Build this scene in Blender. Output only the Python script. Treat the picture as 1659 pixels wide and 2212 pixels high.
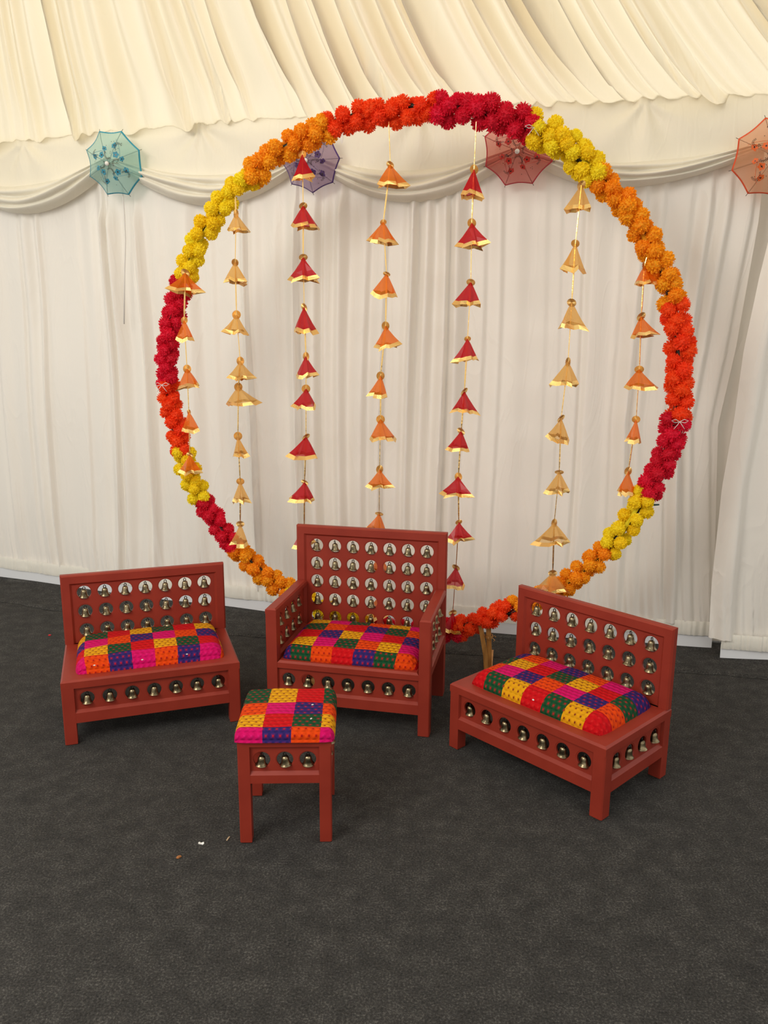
import bpy, bmesh, math, random
from math import sin, cos, pi, sqrt, atan2
from mathutils import Vector, Matrix
random.seed(7)
S = bpy.context.scene
for o in list(bpy.data.objects): bpy.data.objects.remove(o)
C = S.collection

# ------------------------------------------------------------------ camera
FPX, PITCH, ROLL, CAMZ = 1723.7, 0.2121, 0.0071, 1.5
FW = Vector((0, cos(PITCH), -sin(PITCH))); UP0 = Vector((0, sin(PITCH), cos(PITCH))); RT0 = Vector((1, 0, 0))
RT = RT0 * cos(ROLL) + UP0 * sin(ROLL); UPV = -RT0 * sin(ROLL) + UP0 * cos(ROLL)
CAMP = Vector((0, 0, CAMZ))
cd = bpy.data.cameras.new('camera'); cam = bpy.data.objects.new('camera', cd); C.objects.link(cam)
cd.sensor_fit = 'HORIZONTAL'; cd.sensor_width = 36; cd.lens = FPX / 1659 * 36; cd.clip_start = .05; cd.clip_end = 200
m = Matrix((RT, UPV, -FW)).transposed().to_4x4(); m.translation = CAMP; cam.matrix_world = m
S.camera = cam

# ------------------------------------------------------------------ light and exposure
S.view_settings.view_transform = 'Standard'; S.view_settings.look = 'None'
S.view_settings.gamma = 1; S.view_settings.use_curve_mapping = False
S.view_settings.exposure = 0.22
w = bpy.data.worlds.new('overcast_sky'); S.world = w; w.use_nodes = True
bg = w.node_tree.nodes['Background']; bg.inputs[0].default_value = (1.0, .965, .90, 1); bg.inputs[1].default_value = .80

def area(name, loc, target, sx, sy, power, col):
    l = bpy.data.lights.new(name, 'AREA'); l.shape = 'RECTANGLE'; l.size = sx; l.size_y = sy; l.energy = power; l.color = col
    o = bpy.data.objects.new(name, l); C.objects.link(o); o.location = loc
    o.rotation_euler = (Vector(target) - Vector(loc)).to_track_quat('-Z', 'Y').to_euler(); return o
sl = bpy.data.lights.new('hazy_sun', 'SUN'); sl.energy = 1.9; sl.angle = .35; sl.color = (1, .95, .86)
so = bpy.data.objects.new('hazy_sun', sl); C.objects.link(so); so.location = (-2, 6, 8); so.rotation_euler = Vector((.30, -.62, -1)).to_track_quat('-Z', 'Y').to_euler()
area('roof_daylight', (-2.6, -.2, 3.3), (.2, 3.4, .7), 2.0, 1.4, 90, (1, .955, .88))

# ------------------------------------------------------------------ helpers
def ray(u, v): return FW + RT * ((u - 829.5) / FPX) - UPV * ((v - 1106) / FPX)
def hit(u, v, o, n):
    d = ray(u, v); return CAMP + d * ((o - CAMP).dot(n) / d.dot(n))
def put(name, me, parent=None, mat=None, loc=None, smooth=False):
    o = bpy.data.objects.new(name, me); C.objects.link(o)
    if mat is not None and len(me.materials) == 0: me.materials.append(mat)
    if parent: o.parent = parent
    if loc is not None: o.location = loc
    if smooth:
        for p in me.polygons: p.use_smooth = True
    return o
def mesh(name, vs, fs, smooth=False):
    me = bpy.data.meshes.new(name); me.from_pydata([tuple(v) for v in vs], [], fs); me.update()
    bm = bmesh.new(); bm.from_mesh(me); bmesh.ops.recalc_face_normals(bm, faces=bm.faces); bm.to_mesh(me); bm.free()
    if smooth:
        for p in me.polygons: p.use_smooth = True
    return me
def raw(name, vs, fs, smooth=True):
    me = bpy.data.meshes.new(name); me.from_pydata([tuple(v) for v in vs], [], fs); me.update()
    if smooth:
        for p in me.polygons: p.use_smooth = True
    return me
def thing(name, label, cat, loc=(0, 0, 0), rz=0, group=None):
    o = bpy.data.objects.new(name, None); C.objects.link(o); o.location = loc; o.rotation_euler = (0, 0, rz)
    o.empty_display_size = .05
    return tag(o, label, cat, group)
def tag(o, label, cat, group=None):
    o['label'] = label; o['category'] = cat
    if group: o['group'] = group
    return o
def struct(name, me, mat, label=None):
    o = put(name, me, None, mat); o['kind'] = 'structure'
    if label: o['label'] = label
    return o
class MB:
    def __init__(s): s.v = []; s.f = []
    def add(s, vs, fs):
        n = len(s.v); s.v += [Vector(v) for v in vs]; s.f += [tuple(i + n for i in f) for f in fs]; return s
    def box(s, a, b):
        x0, y0, z0 = a; x1, y1, z1 = b
        return s.add([(x0,y0,z0),(x1,y0,z0),(x1,y1,z0),(x0,y1,z0),(x0,y0,z1),(x1,y0,z1),(x1,y1,z1),(x0,y1,z1)],
                     [(0,3,2,1),(4,5,6,7),(0,1,5,4),(1,2,6,5),(2,3,7,6),(3,0,4,7)])
    def loops(s, L, close=False, cap=False):
        n = len(L[0]); k = len(s.v); m = len(L)
        for l in L: s.v += [Vector(p) for p in l]
        for i in range(m if close else m - 1):
            j = (i + 1) % m
            for a in range(n):
                b = (a + 1) % n; s.f.append((k+i*n+a, k+i*n+b, k+j*n+b, k+j*n+a))
        if cap:
            s.f.append(tuple(k + a for a in range(n))[::-1]); s.f.append(tuple(k + (m-1)*n + a for a in range(n)))
        return s
    def prism(s, poly, z0, z1): return s.loops([[(x, y, z0) for x, y in poly], [(x, y, z1) for x, y in poly]], cap=True)
    def tube(s, pts, rs, n=8, cap=True):
        pts = [Vector(p) for p in pts]
        if not hasattr(rs, '__len__'): rs = [rs] * len(pts)
        L = []; ref = None
        for i, p in enumerate(pts):
            d = (pts[min(i+1, len(pts)-1)] - pts[max(i-1, 0)]).normalized()
            if ref is None: ref = Vector((1, 0, 0)) if abs(d.x) < .8 else Vector((0, 1, 0))
            a = d.cross(ref).normalized(); b = d.cross(a); ref = -a.cross(d) if False else ref
            L.append([p + (a*cos(t) + b*sin(t)) * rs[i] for t in [2*pi*k/n for k in range(n)]])
        return s.loops(L, cap=cap)
    def lathe(s, prof, n=20, axis=None):
        return s.loops([[(r*cos(2*pi*k/n), r*sin(2*pi*k/n), z) for k in range(n)] for r, z in prof])
    def xf(s, M): s.v = [M @ v for v in s.v]; return s
    def me(s, name, smooth=False): return mesh(name, s.v, s.f, smooth)
def auto_smooth(me, ang=35):
    for p in me.polygons: p.use_smooth = True
    bm = bmesh.new(); bm.from_mesh(me)
    for e in bm.edges:
        if len(e.link_faces) == 2 and e.calc_face_angle(0) > math.radians(ang): e.smooth = False
    bm.to_mesh(me); bm.free(); return me

# ------------------------------------------------------------------ materials
def mat(name, col, rough=.6, metal=0, **k):
    m = bpy.data.materials.new(name); m.use_nodes = True; b = m.node_tree.nodes['Principled BSDF']
    b.inputs['Base Color'].default_value = (*col, 1); b.inputs['Roughness'].default_value = rough; b.inputs['Metallic'].default_value = metal
    for a, v in k.items(): b.inputs[a.replace('_', ' ')].default_value = v
    return m
def nodes(m): return m.node_tree.nodes, m.node_tree.links, m.node_tree.nodes['Principled BSDF']
def noise(m, scale, detail=3, coord='Object', sc=(1, 1, 1), rough=.5):
    N, L, b = nodes(m); tc = N.new('ShaderNodeTexCoord'); mp = N.new('ShaderNodeMapping'); mp.inputs['Scale'].default_value = sc
    t = N.new('ShaderNodeTexNoise'); t.inputs['Scale'].default_value = scale; t.inputs['Detail'].default_value = detail; t.inputs['Roughness'].default_value = rough
    L.new(tc.outputs[coord], mp.inputs[0]); L.new(mp.outputs[0], t.inputs[0]); return t
def ramp(m, src, stops):
    N, L, b = nodes(m); r = N.new('ShaderNodeValToRGB'); e = r.color_ramp.elements
    while len(e) < len(stops): e.new(.5)
    for i, (p, c) in enumerate(stops): e[i].position = p; e[i].color = (*c, 1)
    L.new(src, r.inputs[0]); return r
def bump(m, src, strength, dist=.01, prev=None):
    N, L, b = nodes(m); k = N.new('ShaderNodeBump'); k.inputs['Strength'].default_value = strength; k.inputs['Distance'].default_value = dist
    L.new(src, k.inputs['Height'])
    if prev: L.new(prev.outputs[0], k.inputs['Normal'])
    L.new(k.outputs[0], b.inputs['Normal']); return k
def translucent(m, col, fac, extra_normal=None):
    N, L, b = nodes(m); t = N.new('ShaderNodeBsdfTranslucent'); t.inputs[0].default_value = (*col, 1)
    x = N.new('ShaderNodeMixShader'); x.inputs[0].default_value = fac; out = N['Material Output']
    if extra_normal: L.new(extra_normal.outputs[0], t.inputs['Normal'])
    L.new(b.outputs[0], x.inputs[1]); L.new(t.outputs[0], x.inputs[2]); L.new(x.outputs[0], out.inputs[0]); return x
def sheer(m, alpha, tcol):
    N, L, b = nodes(m); out = N['Material Output']; src = out.inputs[0].links[0].from_socket
    t = N.new('ShaderNodeBsdfTransparent'); t.inputs[0].default_value = (*tcol, 1)
    x = N.new('ShaderNodeMixShader'); x.inputs[0].default_value = alpha
    L.new(t.outputs[0], x.inputs[1]); L.new(src, x.inputs[2]); L.new(x.outputs[0], out.inputs[0])

wood = mat('terracotta_paint', (.26, .027, .014), .45, Specular_IOR_Level=.35)
t = noise(wood, 9, 4); r = ramp(wood, t.outputs[0], [(.3, (.240, .024, .0120)), (.7, (.290, .032, .0165))])
nodes(wood)[1].new(r.outputs[0], nodes(wood)[2].inputs['Base Color']); t2 = noise(wood, 60, 3); bump(wood, t2.outputs[0], .12, .002)
brass = mat('aged_brass', (.42, .34, .19), .30, 1.0)
t = noise(brass, 45, 4); r = ramp(brass, t.outputs[0], [(.35, (.10, .078, .045)), (.68, (.42, .34, .20))])
nodes(brass)[1].new(r.outputs[0], nodes(brass)[2].inputs['Base Color'])
darkmetal = mat('dark_wire', (.03, .027, .022), .4, .8)
gold = mat('gold_foil', (.95, .62, .22), .24, 1.0)
t = noise(gold, 60, 2); bump(gold, t.outputs[0], .35, .004)
oldgold = mat('antique_gold', (.78, .48, .16), .38, .65)
bamboo = mat('bamboo_wood', (.52, .24, .055), .45)
t = noise(bamboo, 12, 4, sc=(6, 6, 1)); r = ramp(bamboo, t.outputs[0], [(.35, (.34, .14, .03)), (.7, (.62, .31, .08))])
nodes(bamboo)[1].new(r.outputs[0], nodes(bamboo)[2].inputs['Base Color'])
white = mat('white_plastic', (.85, .83, .80), .3)
twine = mat('white_thread', (.75, .72, .68), .8)

def cloth(name, col, tcol, fac, bscale, bstr, dist=.012):
    m = mat(name, col, .55); b = nodes(m)[2]
    b.inputs['Sheen Weight'].default_value = .25
    t = noise(m, bscale, 5, sc=(1, 1, .5), rough=.55); k = bump(m, t.outputs[0], bstr, dist)
    N, L, _ = nodes(m)
    tc = N.new('ShaderNodeTexCoord'); mp = N.new('ShaderNodeMapping'); mp.inputs['Rotation'].default_value = (0, .45, 0); mp.inputs['Scale'].default_value = (4.0, 1, .9)
    v = N.new('ShaderNodeTexNoise'); v.inputs['Scale'].default_value = 1.6; v.inputs['Detail'].default_value = 2; v.inputs['Distortion'].default_value = 1.4
    L.new(tc.outputs['Object'], mp.inputs[0]); L.new(mp.outputs[0], v.inputs[0])
    rr = ramp(m, v.outputs[0], [(.44, (0, 0, 0)), (.50, (1, 1, 1)), (.56, (.1, .1, .1))])
    k2 = bump(m, rr.outputs[0], bstr * .5, dist * .8, k)
    translucent(m, tcol, fac, k2); return m
drape = cloth('white_satin_drape', (.86, .82, .755), (.80, .72, .62), .10, 5, .32)
roofcloth = cloth('ivory_roof_lining', (.86, .81, .68), (.97, .89, .70), .50, 3, .2)
swagcloth = cloth('ivory_swag_cloth', (.88, .83, .70), (.85, .78, .62), .12, 6, .25)
hemcloth = cloth('cream_hem_cloth', (.86, .83, .74), (.8, .75, .65), .12, 25, .4, .006)
skirtmat = mat('white_vinyl', (.70, .71, .73), .42)

carpet = mat('charcoal_felt_carpet', (.045, .043, .041), .95)
t = noise(carpet, 170, 5, rough=.8); t2 = noise(carpet, 14, 6, rough=.75); N, L, b = nodes(carpet)
mx = N.new('ShaderNodeMath'); mx.operation = 'MULTIPLY_ADD'; mx.inputs[1].default_value = .36; L.new(t2.outputs[0], mx.inputs[0]); L.new(t.outputs[0], mx.inputs[2])
r = ramp(carpet, mx.outputs[0], [(.50, (.014, .0138, .0132)), (.72, (.050, .048, .045)), (.92, (.17, .162, .148))])
L.new(r.outputs[0], b.inputs['Base Color']); bump(carpet, t.outputs[0], .7, .004)
b.inputs['Specular IOR Level'].default_value = .15

# patchwork: 'patch' and 'dot' colour attributes, UV counts patches; four stitches each way in a patch
patchm = mat('embroidered_patchwork', (.5, .1, .1), .75); N, L, b = nodes(patchm)
a1 = N.new('ShaderNodeAttribute'); a1.attribute_name = 'patch'; a2 = N.new('ShaderNodeAttribute'); a2.attribute_name = 'dot'
uv = N.new('ShaderNodeUVMap'); sp = N.new('ShaderNodeSeparateXYZ'); L.new(uv.outputs[0], sp.inputs[0])
def M(op, *a):
    n = N.new('ShaderNodeMath'); n.operation = op
    for i, x in enumerate(a):
        if hasattr(x, 'default_value') or hasattr(x, 'is_linked'): L.new(x, n.inputs[i])
        else: n.inputs[i].default_value = x
    return n.outputs[0]
ux = M('MULTIPLY', sp.outputs[0], 4.0); vy = M('MULTIPLY', sp.outputs[1], 4.0)
half = M('MULTIPLY', M('MODULO', M('FLOOR', vy), 2.0), .5)
ux2 = M('ADD', ux, half)
dx = M('ABSOLUTE', M('SUBTRACT', M('FRACT', ux2), .5)); dy = M('ABSOLUTE', M('SUBTRACT', M('FRACT', vy), .5))
mask = M('MULTIPLY', M('LESS_THAN', dx, .13), M('LESS_THAN', dy, .15))
ring = M('MULTIPLY', M('LESS_THAN', dx, .30), M('LESS_THAN', dy, .32))
rv = M('MULTIPLY', ring, .14)
tn = noise(patchm, 420, 2, 'UV', rough=.6); tn.inputs['Scale'].default_value = 60
var = M('MULTIPLY_ADD', tn.outputs[0], .8, .52)
mixc = N.new('ShaderNodeMix'); mixc.data_type = 'RGBA'; L.new(M('MAXIMUM', mask, rv), mixc.inputs[0]); L.new(a1.outputs[0], mixc.inputs[6]); L.new(a2.outputs[0], mixc.inputs[7])
mul = N.new('ShaderNodeVectorMath'); mul.operation = 'SCALE'; L.new(mixc.outputs[2], mul.inputs[0]); L.new(var, mul.inputs[3]); L.new(mul.outputs[0], b.inputs['Base Color'])
wv = M('MULTIPLY', M('SINE', M('MULTIPLY', ux2, 2 * pi)), M('SINE', M('MULTIPLY', vy, pi * 2)))
hh = M('MULTIPLY_ADD', tn.outputs[0], .5, M('MULTIPLY_ADD', M('ABSOLUTE', M('SINE', M('MULTIPLY', vy, pi))), 1.0, M('MULTIPLY', wv, .35)))
bump(patchm, hh, 1.0, .006)
b.inputs['Specular IOR Level'].default_value = .15

def petalmat(name, c0, c1):
    m = mat(name, c0, .75); N, L, b = nodes(m)
    oi = N.new('ShaderNodeObjectInfo'); t = noise(m, 90, 2)
    ad = N.new('ShaderNodeMath'); ad.operation = 'MULTIPLY_ADD'; ad.inputs[1].default_value = .5; L.new(oi.outputs['Random'], ad.inputs[0])
    hf = N.new('ShaderNodeMath'); hf.operation = 'MULTIPLY'; hf.inputs[1].default_value = .6; L.new(t.outputs[0], hf.inputs[0]); L.new(hf.outputs[0], ad.inputs[2])
    r = ramp(m, ad.outputs[0], [(.15, c0), (.75, c1)]); L.new(r.outputs[0], b.inputs['Base Color'])
    tt = translucent(m, c1, .32); return m
FM = {'Y': petalmat('yellow_petals', (1.0, .66, .0), (1.0, .84, .015)), 'O': petalmat('orange_petals', (1.0, .29, .0), (1.0, .47, .006)),
      'V': petalmat('vermilion_petals', (.95, .035, .002), (1.0, .10, .005)), 'C': petalmat('crimson_petals', (.60, .0, .015), (.85, .004, .045))}
def organza(name, col, a):
    m = mat(name, col, .28); translucent(m, col, .40); sheer(m, a, tuple(.45 + .55 * c for c in col)); return m
OM = {'O': organza('orange_organza', (1.0, .30, .01), .40), 'R': organza('red_organza', (.70, .002, .015), .60), 'Y': organza('yellow_organza', (.95, .62, .18), .36)}

# ------------------------------------------------------------------ the marquee: wall line
BASE = [(-2.421, 4.83), (-.674, 4.302), (.693, 3.957), (1.677, 3.838)]
def YW(x):
    # quadratic through the measured foot of the drape
    return 4.118 - .2478 * x + .0345 * x * x if x < 3.4 else YW(3.39) + (x - 3.39) * -.01
WN = Vector((-.23, -.973, 0)).normalized()
WALLTOP = 2.525
def wp(x, z, off=0): return Vector((x, YW(x), z)) + WN * off
def onwall(u, v, off=0):
    d = ray(u, v); lo, hi = 1.0, 12.0
    for _ in range(50):
        mid = (lo + hi) / 2; P = CAMP + d * mid
        if (P - Vector((P.x, YW(P.x), P.z))).dot(WN) > off: lo = mid
        else: hi = mid
    return CAMP + d * lo
def lerp(a, b, t): return a + (b - a) * t
def interp(x, xs, ys):
    if x <= xs[0]: return ys[0]
    for i in range(len(xs) - 1):
        if x <= xs[i+1]: return lerp(ys[i], ys[i+1], (x - xs[i]) / (xs[i+1] - xs[i]))
    return ys[-1]
def sm(t): t = max(0, min(1, t)); return t * t * (3 - 2 * t)

class Pleats:     # knife pleats: slow rise, quick fall, each with its own depth
    def __init__(s, xs, seed, lo=.5, hi=1.0):
        R = random.Random(seed); s.x = xs; s.a = [lerp(lo, hi, R.random() ** 1.5) for _ in xs]; s.k = [R.uniform(.55, .86) for _ in xs]; s.d = [R.uniform(-1, 1) for _ in xs]
        s.p = [R.uniform(0, 6.28) for _ in xs]
    def __call__(s, x, wob=0):
        import bisect
        i = bisect.bisect_right(s.x, x) - 1
        if i < 0 or i >= len(s.x) - 1: return .3
        t = (x - s.x[i]) / (s.x[i+1] - s.x[i]); k = s.k[i] + .08 * sin(wob + s.p[i])
        if s.d[i] < -.25: t = 1 - t
        h = sm(t / k) if t < k else 1 - sm((t - k) / (1 - k))
        return h * s.a[i] * (1 + .25 * sin(wob * 1.7 + s.p[i]))
px = [18,50,79,95,132,177,216,240,273,301,324,366,439,477,523,543,577,621,651,699,722,756,800,835,876,900,936,967,1010,1050,1087,1143,1186,1215,1264,1330,1354,1402,1442,1500,1540,1580,1625]
PX = [onwall(u, 600).x for u in px]
R = random.Random(3); xx = PX[0]; pre = []
while xx > -3.9: xx -= R.uniform(.08, .2); pre.append(xx)
xx = PX[-1]; post = []
while xx < 3.6: xx += R.uniform(.08, .2); post.append(xx)
wallpl = Pleats(pre[::-1] + PX + post, 5, .12, 1.2)
fine_x = []; xx = -4
while xx < 3.6: fine_x.append(xx); xx += R.uniform(.018, .055)
finepl = Pleats(fine_x, 9)
EZ = [onwall(u, v) for u, v in [(1538, 1385), (1545, 1150), (1550, 920), (1589, 754), (1616, 602), (1637, 481), (1648, 380), (1652, 240)]]
ez = [p.z for p in EZ]; ex = [p.x for p in EZ]
def drape_off(x, z):
    low = sm((.55 - z) / .45)
    o = .058 * wallpl(x + .012 * sin(z * 2.1 + x * 3), z * 1.3) * (1 - .35 * low) * (1 - .65 * sm((z - 2.10) / .12)) + .012 * finepl(x + .03 * sin(z * 3), z * 4) * low
    o += .010 * sin(x * 2.3 + z * 1.1) + .006 * sin(x * 7 + 3 * sin(z * 1.9)) + .012 * low * sin(x * 4.1 + 1)
    o += .006 * sin(5.0 * x + 4.0 * z) * sin(2.2 * z - 3 * x)
    return o
def grid_mesh(name, nx, nz, fn, smooth=True):
    vs = [fn(i / nx, j / nz) for j in range(nz + 1) for i in range(nx + 1)]
    fs = [(j*(nx+1)+i, j*(nx+1)+i+1, (j+1)*(nx+1)+i+1, (j+1)*(nx+1)+i) for j in range(nz) for i in range(nx)]
    return raw(name, vs, fs, smooth)
def main_fn(s, t):
    z = .125 + (2.50 - .125) * t
    x = -3.8 + s * (1.70 + 3.8); xe = interp(z, ez, ex)
    if x > .9: x2 = .9 + (x - .9) * (xe - .9) / (1.70 - .9)
    else: x2 = x
    return wp(x2, z, drape_off(x, z) + .01)
struct('wall_back', grid_mesh('wall_back', 1000, 70, main_fn), drape)
RE = [onwall(u, v, .12) for u, v in [(1540, 1400), (1550, 1250), (1572, 1050), (1600, 905), (1622, 754), (1655, 602), (1700, 430), (1730, 250)]]; rz_ = [p.z for p in RE]; rx_ = [p.x for p in RE]
def right_fn(s, t):
    z = .10 + 2.40 * t; x = 1.70 + s * 1.75
    x0 = interp(z, rz_, rx_)
    x2 = x0 + s * (3.45 - x0)
    fo = .5 * s * 2
    return wp(x2, z, drape_off(x + .4, z) + interp(z, [0, .8, 2.5], [.13, .11, .04]) * (1 - sm((s - .5) * 2)) + .02)
struct('wall_right', grid_mesh('wall_right', 340, 60, right_fn), drape)
def behind_fn(s, t):
    z = .01 + 2.5 * t; x = lerp(1.2, 2.3, s)
    return wp(x, z, -.07 + .02 * sin(x * 23 + z))
struct('wall_back.001', grid_mesh('backing', 60, 20, behind_fn), drape)
# gathered hem band and smooth white ground skirt
def hem(name, x0, x1, off, z0, z1, n):
    def fn(s, t):
        x = lerp(x0, x1, s); z = lerp(z0, z1, t)
        return wp(x, z, off + .006 * finepl(x, 0) + .004 * sin(x * 21) + .005 * sin(t * pi) ** .5 + .004 * finepl(x * 1.7, 2))
    o = struct('trim_' + str(n), grid_mesh('hem', 900, 6, fn), hemcloth); return o
hem('h', -3.8, ex[0], .030, .066, .140, 1); hem('h', ex[0] + .012, 3.45, .165, .05, .125, 2)
def skirt(n, x0, x1, off, z1):
    def fn(s, t):
        x = lerp(x0, x1, s); return wp(x, z1 * t, off + .003 * sin(x * 9) + .010 * (1 - t))
    struct('baseboard_' + n, grid_mesh('skirt', 200, 4, fn), skirtmat)
skirt('back', -3.8, ex[0] - .005, .018, .085); skirt('right', ex[0] + .014, 3.45, .150, .07)

# ceiling lining: pleated cloth rising from the wall head to the ridge
ELEV = math.radians(26)
CT = Vector((WN.x * cos(ELEV), WN.y * cos(ELEV), sin(ELEV)))
P0 = wp(0, WALLTOP); WDIR = Vector((-WN.y, WN.x, 0)) * 1
CN = WDIR.cross(CT).normalized()
if CN.z > 0: CN = -CN
def topx(u):                                 # where a pleat that meets the wall at pixel column u leaves the frame
    return u - interp(u, [0, 1600], [80, 148])
cb = [10,35,65,100,155,178,205,245,315,370,425,480,505,540,565,645,672,700,740,780,810,850,880,944,985,1029,1089,1134,1174,1219,1259,1309,1374,1404,1444,1504,1530,1589,1649]
def topline(u): return interp(u, [0, 430, 700, 1250, 1659], [312, 296, 277, 247, 225])
cx = [onwall(u, topline(u)).x for u in cb]
pre = []; xx = cx[0]; R = random.Random(11)
while xx > -5.2: xx -= R.uniform(.08, .2); pre.append(xx)
post = []; xx = cx[-1]
while xx < 4.2: xx += R.uniform(.08, .2); post.append(xx)
ceilpl = Pleats(pre[::-1] + cx + post, 21, .25, 1.1)
ceilfine = Pleats(fine_x, 31)
# slant of the pleats: lateral shift per metre of rise, fitted from two pixel columns
def slant(u):
    b0 = onwall(u, topline(u)); T = hit(topx(u), 0, P0, CN); rel = T - b0
    l = rel.dot(CT); return rel.dot(WDIR) / l, l
s1, l1 = slant(100); s2, l2 = slant(1550); xa, xb = onwall(100, 305).x, onwall(1550, 230).x
def ceil_fn(s, t):
    x = -5.0 + 9.0 * s; l = 4.4 * (t ** 1.6)
    k = lerp(s1, s2, (x - xa) / (xb - xa)); k = max(min(k, s1 + .9), s1 - .9) if False else k
    sh = k * (l + .10 * (1 - math.exp(-l / .22)) - .04 * l)
    foot = .016 * sin(x * 37) * math.exp(-l / .02)
    b = wp(x, WALLTOP, .0)
    h = ceilpl(x + .02 * sin(l * 3), l * 2.2) * (.055 + .070 * sm(l / .5)) * (.20 + .80 * sm(l / .10)) + .005 * ceilfine(x, l) * math.exp(-l / .15)
    h += .03 * sin(x * 1.7 + l) * sm(l / .3) + .018 * math.exp(-((l - .12) / .12) ** 2)
    sag = -.05 * sin(min(l / 1.2, 1) * pi)
    return b + CT * l + WDIR * sh + CN * (h + sag * -1 * .6 - .02) + Vector((0, 0, foot + .012))
struct('ceiling', grid_mesh('ceiling', 1100, 60, ceil_fn), roofcloth)

# floor
fl = MB(); fl.add([(-6, -3, 0), (6, -3, 0), (6, 7, 0), (-6, 7, 0)], [(0, 1, 2, 3)])
struct('floor', fl.me('floor'), carpet)
seam = [(-4, 5.2), (-2.225, 4.415), (-1.809, 4.246), (-.735, 3.889), (.324, 3.678), (1.363, 3.473), (1.755, 3.397), (4, 2.95)]
def strip_fn(s, t):
    x = lerp(-4, 4, s); y0 = interp(x, [p[0] for p in seam], [p[1] for p in seam]) + .006 * sin(x * 17) + .004 * sin(x * 41)
    z = .0015 if t == 0 else (.006 + .0035 * sin(x * 6 + t * 3) * sin(t * 4) + (.004 + .003 * sin(x * 9)) * math.exp(-((t - .03) / .03) ** 2))
    return Vector((x, lerp(y0, y0 + 1.4, t ** 1.3), max(z, .001)))
struct('floor.001', grid_mesh('strip', 300, 30, strip_fn), carpet)

# ------------------------------------------------------------------ swagged valance, one bay between each pair of parasols
AN = [(-2.52, 2.40), (-1.43, 2.405), (-.372, 2.36), (.622, 2.345), (1.665, 2.33), (2.72, 2.34)]
labels = ['ivory swag and valance at the left edge of the photo, ending at the teal parasol', 'ivory swag and valance between the teal and purple parasols',
          'ivory swag and valance between the purple and red parasols, behind the hoop top', 'ivory swag and valance between the red and orange parasols', 'ivory swag end to the right of the orange parasol']
for i in range(5):
    (xa_, za), (xb_, zb) = AN[i], AN[i+1]; R = random.Random(50 + i)
    low = [.49, .51, .50, .40, .5][i]; sg1, sg2 = [.100, .090, .085, .07, .08][i], [.225, .215, .205, .155, .18][i]
    def shape(s, p=1.0):
        q = s / low * .5 if s < low else .5 + (s - low) / (1 - low) * .5
        return sin(pi * q) ** p
    def ztop(s): return lerp(za, zb, s) + .018 - sg1 * shape(s, .95)
    def zbot(s): return lerp(za, zb, s) - .035 - sg2 * shape(s, .85) + .035
    root = thing('swag_valance', labels[i], 'drapery', wp((xa_ + xb_) / 2, 2.3), group='swagged valances along the wall head'); base = Vector(root.location)
    pin = lerp(xa_, xb_, .5 + R.uniform(-.05, .05))
    def val(s, t):
        x = lerp(xa_, xb_, s); z1 = ztop(s) - .03; z = lerp(WALLTOP + .06, z1, t)
        dx, dz = x - pin, max(WALLTOP - z, 0) + .02; a = atan2(dx, dz); d = sqrt(dx*dx + dz*dz)
        o = .050 + .014 * sin(t * pi) + .012 * cos(a * 7 + R0) * math.exp(-d / .35) * min(1, d / .05) + .010 * math.exp(-(dx / .035) ** 2) * math.exp(-dz / .12)
        o += .006 * sin(x * 9 + z * 13) + .012 * t * abs(sin(s * pi)) - .02 * (1 - t)
        return wp(x, z, o) - base
    R0 = R.uniform(0, 6)
    put('valance_cloth', grid_mesh('valance', 110, 24, val), root, swagcloth)
    ph = R.uniform(0, 3)
    def roll(s, t):
        x = lerp(xa_, xb_, s); z = lerp(ztop(s), zbot(s), t)
        n = 3.0; w_ = abs(sin(pi * n * (t + .06 * sin(s * 5 + ph)))) ** .7
        th = .022 + .030 * shape(s, .7)
        o = .062 + th * (sin(pi * min(max(t, 0), 1)) ** .5) * .9 + th * .75 * w_ * (t * (1 - t) * 4) ** .3 + .006 * sin(s * 14 + t * 9)
        if t >= 1: o = .03
        if t <= 0: o = .045
        return wp(x, z + .010 * sin(s * 6 + ph) * sin(pi * t), o) - base
    put('swag_roll', grid_mesh('swag', 110, 30, roll), root, swagcloth)

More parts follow.
